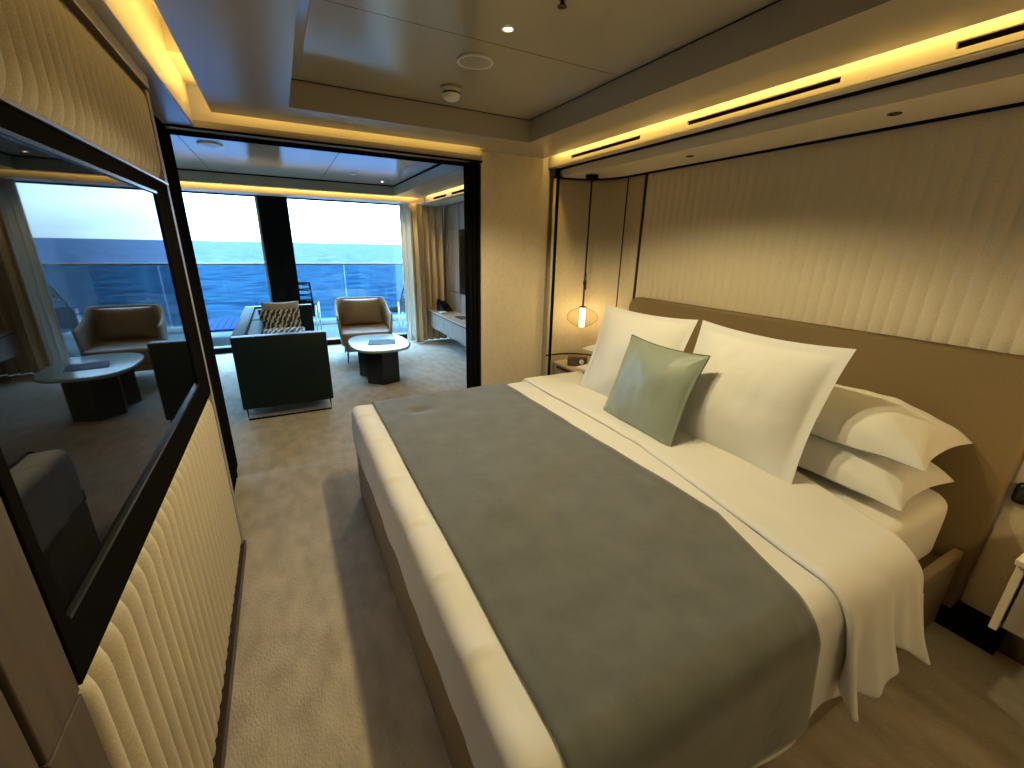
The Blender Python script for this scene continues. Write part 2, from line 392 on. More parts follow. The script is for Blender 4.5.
# ------------------------------------------------------------------ lounge ceiling
slab_with_tray('lounge_ceiling_panel', -1.7, 2.03, 3.45, 6.97, -1.3, 1.615, 3.75, 6.86, 2.275, 2.41)
b = MB(); b.box(-1.3, 1.615, 6.85, 6.86, 2.395, 2.4095); b.box(1.605, 1.615, 3.75, 6.86, 2.395, 2.4095)
for x in (-0.62, 0.62): b.box(x, x + .004, 3.8, 6.8, 2.4085, 2.412)
b.build('shadow_joint', M['black'], ce)
MB().box(-1.7, 2.12, 7.02, 7.04, 2.205, 2.52).build('window_cove_face', M['cream'], ce)
MB().box(-1.7, 2.6, 7.04, 7.5, 2.205, 2.22).build('window_soffit', M['cream'], ce)
b = MB()
b.box(2.10, 2.115, 3.42, 7.04, 2.255, 2.52); b.box(2.10, 2.115, 3.42, 7.04, 2.20, 2.225)
lsl = [(6.55, 5.95), (5.75, 4.9), (4.7, 3.9)]; q = [7.04]
for a, c in lsl: q += [a, c]
q.append(3.42)
for i in range(0, len(q), 2): b.box(2.10, 2.115, q[i + 1], q[i], 2.225, 2.255)
b.box(2.10, 2.5, 3.42, 7.04, 2.20, 2.206)
b.build('lounge_slot_fascia', M['cream'], ce)
MB().box(2.116, 2.13, 3.5, 7.0, 2.21, 2.27).build('slot_shadow_box', M['black'], ce)

# lounge right wall
w2 = struct('wall_lounge_right', 'lounge right wall in grey wood panels')
MB().box(2.50, 2.62, 3.42, 7.5, 0, 2.52).build('wall_core', M['greywood'], w2)
b = MB()
yy = [(7.4, 6.95), (6.93, 6.43), (6.41, 5.0), (4.98, 3.45)]
for a, c in yy:
    if a == 6.41:
        b.box(2.46, 2.50, c, a, 1.83, 2.19, 0.002); b.box(2.46, 2.5, c, a, 0.1, 0.86, 0.002)
    else:
        b.box(2.46, 2.50, c, a, 1.83, 2.19, 0.002); b.box(2.46, 2.50, c, a, 0.875, 1.82, 0.002); b.box(2.46, 2.5, c, a, 0.1, 0.865, 0.002)
b.build('wood_panels', M['greywood'], w2)

# ------------------------------------------------------------------ windows and balcony
w1 = struct('window_1', 'full height sliding windows facing the sea', 'window')
b = MB()
b.box(-1.7, 2.6, 7.37, 7.47, 0.0, 0.085, 0.003); b.box(-1.7, 2.6, 7.37, 7.47, 2.19, 2.24)
b.build('sill_frame', M['black'], w1)
MB().box(-0.185, 0.195, 7.33, 7.52, 0.0, 2.23, 0.004).build('wide_mullion', M['black'], w1)
b = MB(); b.box(-0.215, -0.187, 7.38, 7.44, 0.08, 2.2); b.box(-1.20, -1.17, 7.38, 7.44, 0.08, 2.2); b.box(1.93, 1.96, 7.38, 7.44, 0.08, 2.2)
b.box(-1.7, 2.5, 7.37, 7.44, 0.085, 0.10)
b.build('window_stile', M['silver'], w1)
MB().box(-1.7, -0.187, 7.41, 7.418, 0.09, 2.2).build('glass_pane', M['glass'], w1)
MB().box(0.195, 2.5, 7.41, 7.418, 0.09, 2.2).build('glass_pane', M['glass'], w1)

fl = MB().box(-4, 5, 7.47, 9.7, -0.12, -0.02).build('deck_floor', M['deck']); fl['kind'] = 'structure'; tag(fl, 'grey boarded balcony deck outside the windows', 'deck'); fl['kind'] = 'structure'
ra = thing('balcony_railing', 'glass balustrade with slim dark handrail along the balcony edge', 'railing', (0, 9.5, -0.02))
MB().box(-4, 5, -0.03, 0.03, 1.19, 1.225, 0.008).build('handrail', M['bronze'], ra)
for x0, x1 in ((-4, -1.62), (-1.60, -0.255), (-0.24, 1.115), (1.135, 2.48), (2.50, 5)):
    MB().box(x0, x1, -0.008, 0.008, 0.11, 1.19).build('glass_panel', M['railglass'], ra)
MB().box(-4, 5, -0.06, 0.2, 0, 0.11, 0.01).build('kerb', M['hull'], ra)
# sea
b = MB(); b.add([(-9000, 12, -22), (9000, 12, -22), (9000, 12000, -22), (-9000, 12000, -22)], [(0, 1, 2, 3)], False)
tag(b.build('sea', M['sea']), 'rippled blue open sea reaching the horizon', 'sea', kind='stuff')

# ------------------------------------------------------------------ wall television
tv = thing('wall_television', 'large black television recessed in the fluted left wall beside the walkway', 'television', (-0.372, 1.55, 0.913))
oy, oz = 1.55, 0.913
def tb(b, y0, y1, z0, z1, x0, x1, bev=0): return b.box(x0, x1, y0 - oy, y1 - oy, z0 - oz, z1 - oz, bev)
b = MB()
tb(b, 0.757, 2.325, 0.913, 1.02, -0.013, 0.001, .002); tb(b, 0.757, 2.325, 1.765, 1.808, -0.013, 0.001, .002)
tb(b, 0.757, 0.785, 1.02, 1.765, -0.013, 0.001, .002); tb(b, 2.10, 2.325, 1.02, 1.765, -0.013, 0.001, .002)
b.build('surround', M['surround'], tv)
b = MB(); tb(b, 0.757, 2.325, 1.808, 1.815, -0.013, 0.008)
b.build('silver_top_trim', M['silver'], tv)
b = MB(); tb(b, 0.785, 2.10, 1.02, 1.765, -0.008, -0.005); sc = b.build('screen', M['screen'], tv)
b = MB(); bz_ = mat('dark_bezel', (0.05, 0.055, 0.06), 0.25, metal=0.5)
tb(b, 0.785, 2.10, 1.02, 1.028, -0.012, 0.003); b.build('bezel', bz_, tv)
b = MB(); tb(b, 0.785, 2.10, 1.757, 1.765, -0.012, 0.003); b.build('bezel', bz_, tv)

# ------------------------------------------------------------------ bed
bed = thing('double_bed', 'wide double bed with taupe upholstered base and long brown headboard', 'bed', (1.35, 1.5, 0))
OX, OY = 1.35, 1.5
b = MB(); b.box(0.275 - OX, 2.42 - OX, 0.41 - OY, 2.64 - OY, 0.012, 0.33, 0.012, 3); b.build('base', M['leather'], bed)
b = MB(); b.box(0.272 - OX, 2.42 - OX, 0.407 - OY, 0.445 - OY, 0.33, 0.40, 0.01, 3); b.box(0.272 - OX, 2.42 - OX, 2.6 - OY, 2.643 - OY, 0.33, 0.40, 0.01, 3); b.box(0.272 - OX, 0.31 - OX, 0.445 - OY, 2.6 - OY, 0.33, 0.385, 0.01, 3); b.build('base_rail', M['leather'], bed)
# mattress rounded box
def rrect(x0, x1, y0, y1, r, n=8, m=14):
    pts = []
    for cx, cy, a0 in ((x1 - r, y1 - r, 0), (x0 + r, y1 - r, PI / 2), (x0 + r, y0 + r, PI), (x1 - r, y0 + r, 1.5 * PI)):
        for k in range(n + 1):
            a = a0 + PI / 2 * k / n
            pts.append((cx + r * math.cos(a), cy + r * math.sin(a), math.cos(a), math.sin(a)))
        # straight run
        nx, ny = math.cos(a0 + PI / 2), math.sin(a0 + PI / 2)
        L0 = pts[-1]
        if a0 == 0: e = (x0 + r, y1)
        elif a0 == PI / 2: e = (x0, y0 + r)
        elif a0 == PI: e = (x1 - r, y0)
        else: e = (x1, y1 - r)
        for k in range(1, m):
            f = k / m
            pts.append((L0[0] + (e[0] - L0[0]) * f, L0[1] + (e[1] - L0[1]) * f, nx, ny))
    return pts
def cushion_block(x0, x1, y0, y1, z0, z1, r, rv, top=0.0, wr_=0.0, seed=0):
    C = rrect(x0, x1, y0, y1, r)
    prof = [(-rv, z0)]
    for k in range(1, 6): a = PI / 2 * k / 5; prof.append((-rv + rv * math.sin(a), z0 + rv - rv * math.cos(a)))
    for k in range(1, 6): prof.append((0, z0 + rv + (z1 - z0 - 2 * rv) * k / 6))
    for k in range(0, 6): a = PI / 2 * k / 5; prof.append((-rv + rv * math.cos(a), z1 - rv + rv * math.sin(a)))
    cx, cy = (x0 + x1) / 2, (y0 + y1) / 2
    n = len(C); P = []
    rings = [('p', q) for q in prof] + [('k', k) for k in (0.9, 0.75, 0.6, 0.45, 0.3, 0.15, 0.0)]
    def fn(i, j):
        c = C[i]; t, q = rings[j]
        bx, by = c[0] - rv * c[2], c[1] - rv * c[3]
        if t == 'p':
            x = c[0] + c[2] * q[0]; y = c[1] + c[3] * q[0]; z = q[1]
        else:
            x = cx + (bx - cx) * q; y = cy + (by - cy) * q; z = z1 + top * (1 - q * q)
        w_ = wr_ * nz(x * 5 + seed, y * 5, z * 5)
        return (x + c[2] * w_, y + c[3] * w_, z + w_ * 0.6)
    b = MB(); b.grid(fn, n, len(rings), closed_u=True)
    b.f.append(tuple(i * len(rings) for i in range(n))); b.sm.append(False)
    return b
cushion_block(0.33 - OX, 2.43 - OX, 0.485 - OY, 2.60 - OY, 0.33, 0.625, 0.10, 0.05, 0.0, 0.004).build('mattress', M['linen'], bed)
# headboard (rounded far top corner)
pts = []
r = 0.09; ya, yb_, za, zb = 0.378 - OY, 2.60 - OY, 0.10, 1.235
poly = [(ya, za), (yb_, za)] + [(yb_ - r + r * math.cos(a), zb - r + r * math.sin(a)) for a in [PI / 2 * k / 8 for k in range(9)]] + [(ya, zb)]
bm = bmesh.new(); vs = [bm.verts.new((2.435 - OX, p[0], p[1])) for p in poly]; f = bm.faces.new(vs)
ex = bmesh.ops.extrude_face_region(bm, geom=[f]); bmesh.ops.translate(bm, vec=(0.062, 0, 0), verts=[v for v in ex['geom'] if isinstance(v, bmesh.types.BMVert)])
bmesh.ops.recalc_face_normals(bm, faces=bm.faces)
bmesh.ops.bevel(bm, geom=[e for e in bm.edges if all(abs(v.co.x - (2.435 - OX)) < 1e-5 for v in e.verts)], offset=0.018, segments=4, profile=0.5, affect='EDGES')
me = bpy.data.meshes.new('headboard'); bm.to_mesh(me); bm.free()
for p in me.polygons: p.use_smooth = len(p.vertices) == 4 and p.area < 0.2
me.materials.append(M['headb']); hb = bpy.data.objects.new('headboard', me); COL.objects.link(hb); hb.parent = bed

# top surface shared by duvet, fold and throw
ZT = 0.648
def ztop(x, y):
    z = ZT + 0.008 * nz(x * 2.2, y * 2.2, 3) + 0.0035 * nz(x * 7, y * 6, 9)
    d = math.hypot((x - 0.62) / 1.6, (y - 2.33))
    z -= 0.013 * math.exp(-(d / 0.045) ** 2)
    d = math.hypot(x - 0.95, y - 1.25); z -= 0.006 * math.exp(-(d / 0.14) ** 2)
    return z
YN, YF = 0.392, 2.655
def wave(x, dep, seed=0.0):
    k = min(1, max(0, dep / 0.42))
    return (0.014 * math.sin(x * 13 + seed + 1.2 * math.sin(x * 4)) + 0.02 * nz(x * 4, seed, 1)) * k ** 1.3
# duvet: grid over x (foot skirt -> top -> turned edge) and y (far skirt -> top -> near skirt)
def duvet_pt(u, v):
    """u: 0..1 along x, v: 0..1 along y"""
    x0, x1 = 0.266, 1.50
    RX = 0.045
    # u coordinate: foot drop length DF then top
    DF = 0.245; LT = x1 - x0 - RX; LA = RX * PI / 2
    su = u * (DF + LA + LT)
    if su < DF: fx, fz = 0.0, -(RX + DF - su)
    elif su < DF + LA: a = (su - DF) / RX; fx, fz = RX * (1 - math.cos(a)), -RX * (1 - math.sin(a))
    else: fx, fz = RX + su - DF - LA, 0.0
    RY = 0.085; DN = 0.345; DFar = 0.22; LA2 = RY * PI / 2; LT2 = YF - YN - 2 * RY
    tot = DN + DFar + 2 * LA2 + LT2; sv = v * tot
    if sv < DN: gy, gz, sd = 0.0, -(RY + DN - sv), 'n'
    elif sv < DN + LA2: a = (sv - DN) / RY; gy, gz, sd = RY * (1 - math.cos(a)), -RY * (1 - math.sin(a)), 'n'
    elif sv < DN + LA2 + LT2: gy, gz, sd = RY + sv - DN - LA2, 0.0, 't'
    elif sv < DN + 2 * LA2 + LT2: a = (sv - DN - LA2 - LT2) / RY; gy, gz, sd = (YF - YN) - RY + RY * math.sin(a), -RY * (1 - math.cos(a)), 'f'
    else: gy, gz, sd = (YF - YN), -(RY + sv - DN - 2 * LA2 - LT2), 'f'
    x = x0 + fx; y = YN + gy
    dz = fz + gz
    if fz < 0 and gz < 0:       # corner: drop only as far as the deeper of the two, rounded in plan
        dz = -math.hypot(fz, gz) if True else min(fz, gz)
        lim = 0.30 if sd == 'f' else 0.42
        dz = max(dz, -lim)
        ru = 0.06
        tx = max(0.0, 1 - fx / ru) if fx < ru else 0; ty = max(0.0, 1 - (gy if sd == 'n' else (YF - YN - gy)) / ru)
        x += 0.03 * tx * ty; y += (0.03 if sd == 'n' else -0.03) * tx * ty
    if fz < 0 and sd != 'n': dz = max(dz, -0.285)
    z = ztop(x, y) + dz
    dep = -dz
    if sd == 'n' and gz < 0:
        y -= wave(x, dep, 0.5) + 0.02 * min(1, dep / .4)
    if fz < 0 or (x < 0.34):
        x -= 0.006 * math.sin(min(1, dep / 0.28) * PI) + 0.008 * nz(y * 5, z * 5, 4) * min(1, dep * 8)
        z += 0.006 * nz(y * 9, x * 4, 2)
        for ty_ in (2.40, 2.02, 1.62, 1.27, 0.98, 0.70):
            g_ = math.exp(-((y - ty_) / 0.012) ** 2) * math.exp(-((x - 0.30) / 0.05) ** 2)
            g2 = math.exp(-((y - ty_ - 0.02) / 0.02) ** 2) * math.exp(-((x - 0.30) / 0.05) ** 2)
            z += -0.009 * g_ + 0.005 * g2
    return Vector((x, y, z))
NU, NV = 110, 190
b = MB(); b.grid(lambda i, j: duvet_pt(i / NU, j / NV), NU + 1, NV + 1)
dv = b.build('duvet', M['linen'], None, [('solid', 0.012, -1)])
tag(dv, 'white duvet spread over the bed and tucked down at its foot', 'duvet')
# stitched pleat lines on the foot of the duvet are part of its shape; turned back top of the duvet
def strip_pt(f, s, x0f, x1f, off, hemN, hemF, seed, flare=0.0, xsh=None):
    """f across 0..1 in x; s along 0..1 far->near"""
    RY = 0.085 + off; LA = RY * PI / 2; LT = YF - YN - 2 * 0.085
    hn = hemN(f)
    DN = (ZT - 0.085) - hn; DFr = (ZT - 0.085) - hemF
    tot = DFr + LA + LT + LA + DN; t = s * tot
    ya, yb = YN - off, YF + off
    if t < DFr: y, dz, k = yb, -(RY + DFr - t), 'f'
    elif t < DFr + LA: a = (t - DFr) / RY; y, dz, k = yb - RY * (1 - math.cos(a)), -RY * (1 - math.sin(a)), 'f'
    elif t < DFr + LA + LT: y, dz, k = yb - RY - (t - DFr - LA), 0.0, 't'
    elif t < DFr + 2 * LA + LT: a = (t - DFr - LA - LT) / RY; y, dz, k = ya + RY - RY * math.sin(a), -RY * (1 - math.cos(a)), 'n'
    else: y, dz, k = ya, -(RY + t - DFr - 2 * LA - LT), 'n'
    q = max(0.0, min(1.0, (y - ya) / (yb - ya)))
    x = x0f(q) + (x1f(q) - x0f(q)) * f
    dep = -dz if k == 'n' else 0
    if xsh: x += xsh(f, dep)
    z = ztop(x, y) + off + dz
    if k == 'n': y -= wave(x, dep, 0.5) + 0.02 * min(1, dep / .4) + flare * (dep / 0.42) ** 1.2
    return Vector((x, y, z))
def throw_pt(i, j):
    f = i / 60; s = j / 200
    p = strip_pt(f, s, lambda q: 0.365 + 0.03 * q, lambda q: 1.17 + 0.175 * min(1, q * 5) - 0.03 * q, 0.013, lambda f: 0.262 + 0.012 * math.sin(f * 9), 0.42, 0.5,
                 xsh=lambda f, d: 0.10 * d * (f - 0.3))
    e = min(f, 1 - f) * 60
    if 2 < e < 4: p.z -= 0.002
    return p
b = MB(); b.grid(throw_pt, 61, 201)
tag(b.build('bed_throw', M['throw'], None, [('solid', 0.006, -1)]), 'wide grey green bed throw laid across the white duvet', 'throw')
def fold_pt(i, j, top=True):
    f = i / 50; s = j / 220
    hem = lambda f: 0.305 - 0.05 * math.exp(-((f - 0.06) / 0.07) ** 2) + 0.09 * math.exp(-((f - 0.55) / 0.14) ** 2) + 0.02 * math.sin(f * 20) - 0.02 * f
    p = strip_pt(f, s, lambda q: 1.31 + 0.18 * min(1, q * 2.2), lambda q: 1.76 + 0.32 * min(1, q * 2.6), 0.022, hem, 0.42, 0.5,
                 flare=0.03, xsh=lambda f, d: 0.05 * d + 0.22 * d * f)
    if p.y < YN + 0.02:
        k = max(0.0, min(1, (ZT - p.z) / 0.42))
        p.y -= k ** 1.4 * (0.035 * math.cos(f * 15.5 + 0.4) + 0.02 * math.sin(f * 31) + 0.012 + 0.03 * f * f)
    # rolled edges
    e = min(f, 1 - f) / 0.05
    if e < 1 and p.z > 0.5: p.z -= 0.012 * (1 - e) ** 2
    p.z += 0.004 * nz(p.x * 8, p.y * 5, 7)
    return p
b = MB(); b.grid(fold_pt, 51, 221)
fo = b.build('turned_back_edge', M['linen'], dv, [('solid', 0.016, -1)])

# ------------------------------------------------------------------ pillows
def pillow_mesh(w, h, t, pinch=0.06, flange=0.0, seed=0.0, sag=0.0, wr_=0.010, n=60, p=2.4):
    b = MB()
    def surf(sg):
        def fn(i, j):
            u = -1 + 2 * i / n; v = -1 + 2 * j / n
            fu = flange / (w / 2); fv = flange / (h / 2)
            uu = min(1, abs(u) / (1 - fu)); vv = min(1, abs(v) / (1 - fv))
            ex = 0.8 if flange else 0.52
            k = max(0, (1 - uu ** p)) ** ex * max(0, (1 - vv ** p)) ** ex
            x = u * w / 2 * (1 - pinch * (1 - v * v)); y = v * h / 2 * (1 - pinch * (1 - u * u))
            wri = wr_ * (nz(x * 6 + seed, y * 6, seed) + 0.5 * nz(x * 15 + seed, y * 9, seed))
            # gathers radiating from the corners
            cr = math.exp(-((1 - abs(u)) ** 2 + (1 - abs(v)) ** 2) / 0.10)
            wri += cr * 0.006 * math.sin(math.atan2(1.02 - abs(v), 1.02 - abs(u)) * 9)
            bd = 0 if (i in (0, n) or j in (0, n)) else 1
            z = sg * (t / 2 * k + 0.0015 * bd) + wri * min(1, k * 2) + 0.006 * nz(x * 5 + seed, y * 5, 5) * (1 - k)
            if sag: z = z * (1 + sag if sg > 0 else 1 - sag) - sag * t * 0.35 * (1 - k)
            return (x, y, z)
        return fn
    b.grid(surf(1), n + 1, n + 1); b.grid(surf(-1), n + 1, n + 1)
    return b
def pillow(name, label, w, h, t, mt, M4, group=None, **kw):
    b = pillow_mesh(w, h, t, **kw)
    o = b.build(name, mt)
    bm = bmesh.new(); bm.from_mesh(o.data); bmesh.ops.remove_doubles(bm, verts=bm.verts, dist=0.00002); bm.to_mesh(o.data); bm.free()
    o.matrix_world = M4
    tag(o, label, 'pillow' if 'pillow' in name else 'cushion', group)
    return o
def frame(c, ux, uy):
    """matrix with local x along ux, y along uy"""
    ux = Vector(ux).normalized(); uy = Vector(uy); uy = (uy - ux * uy.dot(ux)).normalized(); uz = ux.cross(uy)
    m = Matrix.Identity(4)
    for i in range(3): m[i][0] = ux[i]; m[i][1] = uy[i]; m[i][2] = uz[i]; m[i][3] = c[i]
    return m
G = 'stacked sleeping pillows'
pillow('pillow', 'white sleeping pillow on the near side, top of the two stacked by the headboard', 0.80, 0.46, 0.205, M['linen2'], frame((2.19, 0.90, 0.875), (0.02, -1, 0.03), (1, 0, 0.03)), seed=1, sag=0.4, pinch=0.08)
pillow('pillow', 'white sleeping pillow on the near side, lying on the mattress under another', 0.80, 0.48, 0.195, M['linen2'], frame((2.17, 0.91, 0.712), (0.0, -1, 0.0), (1, 0, 0)), seed=4, sag=0.4, pinch=0.08)
pillow('pillow', 'white sleeping pillow on the far side near the lamp, top of its stack', 0.80, 0.46, 0.18, M['linen2'], frame((2.20, 2.16, 0.865), (0, -1, 0), (1, 0, 0.03)), seed=7, pinch=0.05)
pillow('pillow', 'white sleeping pillow on the far side near the lamp, bottom of its stack', 0.80, 0.48, 0.17, M['linen2'], frame((2.18, 2.18, 0.708), (0, -1, 0), (1, 0, 0)), seed=9, pinch=0.05)
pillow('pillow', 'large square white pillow standing upright behind the green cushion, nearer the lounge', 0.73, 0.64, 0.17, M['linen2'], frame((1.875, 1.935, 0.93), (0.06, -1, 0.0), (0.20, 0, 0.58)), seed=12, pinch=0.07, flange=0.03)
pillow('pillow', 'largest square white pillow leaning upright in front of the near pillow stack', 0.745, 0.665, 0.18, M['linen2'], frame((1.885, 1.185, 0.922), (-0.03, -1, 0.0), (0.21, 0, 0.6)), seed=17, pinch=0.07, flange=0.045)
cu = pillow('cushion', 'small sage green satin cushion leaning against the white pillows', 0.55, 0.50, 0.16, M['satin'], frame((1.69, 1.575, 0.88), (-0.03, -1, 0.0), (0.17, 0, 0.46)), seed=22, pinch=0.08, wr_=0.008)
cu.data.materials[0] = M['satin']
pp = []
w_, h_, pc = 0.55, 0.50, 0.08
for (a0, b0, a1, b1) in ((-1, -1, 1, -1), (1, -1, 1, 1), (1, 1, -1, 1), (-1, 1, -1, -1)):
    for k in range(20):
        u = a0 + (a1 - a0) * k / 20; v = b0 + (b1 - b0) * k / 20
        x = u * w_ / 2 * (1 - pc * (1 - v * v)); y = v * h_ / 2 * (1 - pc * (1 - u * u))
        pp.append((x, y, 0.006 * nz(x * 5 + 22, y * 5, 5)))
b = MB(); b.tube(pp, 0.0045, 6, closed=True); b.build('piping', M['piping'], cu)

# ------------------------------------------------------------------ pendants
def pendant(x, y, label):
    t = thing('pendant_lamp', label, 'lamp', (x, y, 2.137), group=None)
    MB().lathe([(0, 0), (0.05, 0), (0.05, -0.018), (0.045, -0.022), (0, -0.022)], n=24).build('canopy', M['black'], t)
    MB().tube([(0, 0, -0.02), (0, 0, -1.03)], 0.0075, 8).tube([(0, 0, -0.85), (0, 0, -1.03)], 0.008, 8).tube([(0.012, 0, -0.80), (0.012, 0, -0.875)], 0.008, 8).lathe([(0, -0.80), (0.012, -0.80), (0.012, -0.84), (0, -0.84)], n=12).tube([(0, 0, -0.86), (0.014, 0, -0.80), (0.017, 0, -0.77), (0.01, 0, -0.74), (0, 0, -0.72)], 0.003, 6).build('cord', M['bronze'], t)
    MB().lathe([(0, -1.015), (0.028, -1.015), (0.028, -1.028), (0, -1.028)], n=20).build('cap', M['bronze'], t)
    MB().lathe([(0, -1.028), (0.0225, -1.028), (0.0235, -1.10), (0.0225, -1.185), (0.015, -1.19), (0, -1.191)], n=20).build('glowing_tube', M['glow'], t)
    pr = [(0.028, -1.028), (0.06, -1.036), (0.105, -1.058), (0.128, -1.086), (0.133, -1.108), (0.128, -1.130), (0.095, -1.160), (0.05, -1.184), (0.02, -1.192)]
    MB().lathe(pr, n=40).build('glass_shade', M['bulbglass'], t)
    return t
pendant(2.235, 2.93, 'glass pendant lamp with glowing tube hanging above the bedside table')
def light(kind, name, loc, power, col, size=0.1, rot=None, sy=None, spot=None, blend=0.6, spread=None):
    d = bpy.data.lights.new(name, kind); d.energy = power; d.color = col
    if kind == 'AREA':
        d.size = size
        if sy: d.shape = 'RECTANGLE'; d.size_y = sy
        if spread: d.spread = spread
    elif kind == 'SPOT': d.spot_size = spot; d.spot_blend = blend; d.shadow_soft_size = size
    else: d.shadow_soft_size = size
    o = bpy.data.objects.new(name, d); COL.objects.link(o); o.location = loc
    if rot: o.rotation_euler = rot
    return o
light('POINT', 'pendant_light', (2.235, 2.93, 1.04), 5.5, (1, 0.62, 0.2), 0.03)
light('POINT', 'near_pendant_light', (2.235, -0.12, 1.04), 3, (1, 0.66, 0.26), 0.03)

# ------------------------------------------------------------------ bedside tables
ns = thing('bedside_table', 'pale oak bedside shelf in the alcove under the pendant lamp', 'bedside table', (2.27, 2.92, 0))
def tx(b, x0, x1, y0, y1, z0, z1, bev=0.0): return b.box(x0 - 2.27, x1 - 2.27, y0 - 2.92, y1 - 2.92, z0, z1, bev)
b = MB(); tx(b, 2.10, 2.47, 2.66, 3.15, 0.578, 0.60, .004); b.build('top', M['palewood'], ns)
b = MB(); tx(b, 2.12, 2.46, 2.68, 3.14, 0.30, 0.574, .003); b.build('body', M['cream'], ns)
b = MB(); tx(b, 2.112, 2.122, 2.69, 3.13, 0.31, 0.545, .002); dr = b.build('drawer', M['greywood'], ns)
b = MB(); tx(b, 2.106, 2.13, 2.72, 3.10, 0.550, 0.566); b.build('finger_groove', M['bronze'], dr)
b = MB(); tx(b, 2.462, 2.475, 2.66, 2.7, 0.60, 0.675); tx(b, 2.462, 2.475, 2.66, 3.0, 0.66, 0.675); b.build('edge_rail', M['black'], ns)
ck = thing('bedside_radio', 'small walnut radio with round dial standing on the bedside shelf', 'radio', (2.225, 2.945, 0.602), 1.0)
MB().box(-0.045, 0.045, -0.085, 0.085, 0, 0.085, 0.004).build('body', M['clockwood'], ck)
MB().box(-0.050, -0.044, -0.080, 0.080, 0.006, 0.079, 0.002).build('speaker_front', M['clock'], ck)
Mx = Matrix.Rotation(-PI / 2, 4, 'Y')
MB().lathe([(0, 0), (0.030, 0), (0.030, 0.006), (0.026, 0.009), (0, 0.009)], c=(-0.05, -0.035, 0.042), M=Mx).build('dial_ring', M['bronze'], ck)
d = MB().lathe([(0, 0.0095), (0.022, 0.0095), (0.022, 0.011), (0, 0.011)], c=(-0.05, -0.035, 0.042), M=Mx).build('dial_face', M['white'], ck)
hd = MB().box(-0.0625, -0.0612, -0.036, -0.034, 0.042, 0.058).box(-0.0625, -0.0612, -0.046, -0.035, 0.041, 0.043).build('dial_hands', M['black'], d)

n2 = thing('floating_cabinet', 'cream floating bedside cabinet at the right edge below the wall phone', 'bedside table', (2.2, -0.05, 0.2))
def ty(b, x0, x1, y0, y1, z0, z1, bev=0.0): return b.box(x0 - 2.2, x1 - 2.2, y0 + 0.05, y1 + 0.05, z0 - .2, z1 - .2, bev)
b = MB(); ty(b, 2.10, 2.495, -0.42, 0.240, 0.590, 0.613, .004); b.build('top', M['cream'], n2)
b = MB(); ty(b, 2.14, 2.49, -0.40, 0.21, 0.32, 0.59, .003); b.build('body', M['greywood'], n2)
b = MB(); ty(b, 2.12, 2.49, 0.213, 0.235, 0.308, 0.59, .003); b.build('side_panel', M['cream'], n2)
b = MB(); ty(b, 2.12, 2.49, -0.42, -0.4, 0.308, 0.59, .003); b.build('side_panel', M['cream'], n2)
b = MB(); ty(b, 2.125, 2.14, -0.39, 0.205, 0.33, 0.58, .003); b.build('drawer', M['greywood'], n2)
ph = thing('wall_handset', 'black handset fixed to the wall at the right edge beside the headboard', 'phone', (2.49, 0.285, 0.665))
MB().box(-0.03, 0, -0.10, 0.075, 0.0, 0.09, 0.02, 4).build('handset', M['blackgloss'], ph)
MB().box(-0.008, 0.004, -0.09, 0.065, 0.01, 0.08, 0.003).build('wall_plate', M['black'], ph)

# ------------------------------------------------------------------ ceiling fittings
def fitting(name, label, cat, x, y, z, parts):
    t = thing(name, label, cat, (x, y, z))
    for nm, prof, mt in parts: MB().lathe(prof, n=32).build(nm, M[mt], t)
    return t
fitting('smoke_detector', 'small domed white smoke detector on the bedroom ceiling', 'smoke detector', 0.936, 2.52, 2.409,
        [('base', [(0, 0), (0.058, 0), (0.058, -0.012), (0.052, -0.018), (0, -0.018)], 'ceil_side'), ('dome', [(0.048, -0.018), (0.048, -0.038), (0.040, -0.056), (0.026, -0.064), (0, -0.065)], 'white'),
         ('vent_ring', [(0.0492, -0.028), (0.0492, -0.034), (0.047, -0.034), (0.047, -0.028)], 'black')])
fitting('ceiling_speaker', 'large flat round speaker plate on the ceiling beside the smoke detector', 'speaker', 0.914, 2.14, 2.409,
        [('rim', [(0.085, 0), (0.085, -0.006), (0.076, -0.008), (0.074, -0.004), (0.074, 0)], 'white'), ('plate', [(0, -0.005), (0.074, -0.005)], 'ceil_side')])
for i, (x, y, on) in enumerate([(0.904, 1.787, 1), (0.86, 1.45, 1), (0.93, 4.15, 1), (1.38, 6.5, 1)]):
    t = fitting('ceiling_spotlight', ['lit recessed spotlight in the bedroom ceiling tray', 'second lit recessed spotlight above the foot of the bed', 'lit recessed spotlight in the lounge ceiling just beyond the opening', 'lit recessed spotlight in the lounge ceiling near the curtain'][i], 'spotlight', x, y, 2.409,
            [('trim_ring', [(0.026, 0.0), (0.026, -0.004), (0.019, -0.005), (0.017, 0.0)], 'white'), ('lens', [(0, -0.002), (0.017, -0.002)], 'spotglow')])
fitting('sprinkler_head', 'tiny bronze sprinkler head at the top edge of the ceiling', 'sprinkler', 0.965, 1.50, 2.409,
        [('plate', [(0, 0), (0.02, 0), (0.02, -0.003), (0, -0.003)], 'bronze'), ('nozzle', [(0.006, -0.003), (0.008, -0.02), (0.016, -0.026), (0.016, -0.028), (0, -0.028)], 'bronze')])
for i, (x, y) in enumerate([(2.27, 2.03), (2.27, 1.02)]):
    fitting('soffit_spotlight', ['small dark recessed spot in the alcove soffit, nearer the pendant', 'small dark recessed spot in the alcove soffit, nearer the right edge'][i], 'spotlight', x, y, 2.1385,
        [('trim_ring', [(0.024, 0), (0.024, -0.004), (0.016, -0.005), (0.012, 0)], 'bronze'), ('lens', [(0, -0.001), (0.0125, -0.001)], 'bronze')])
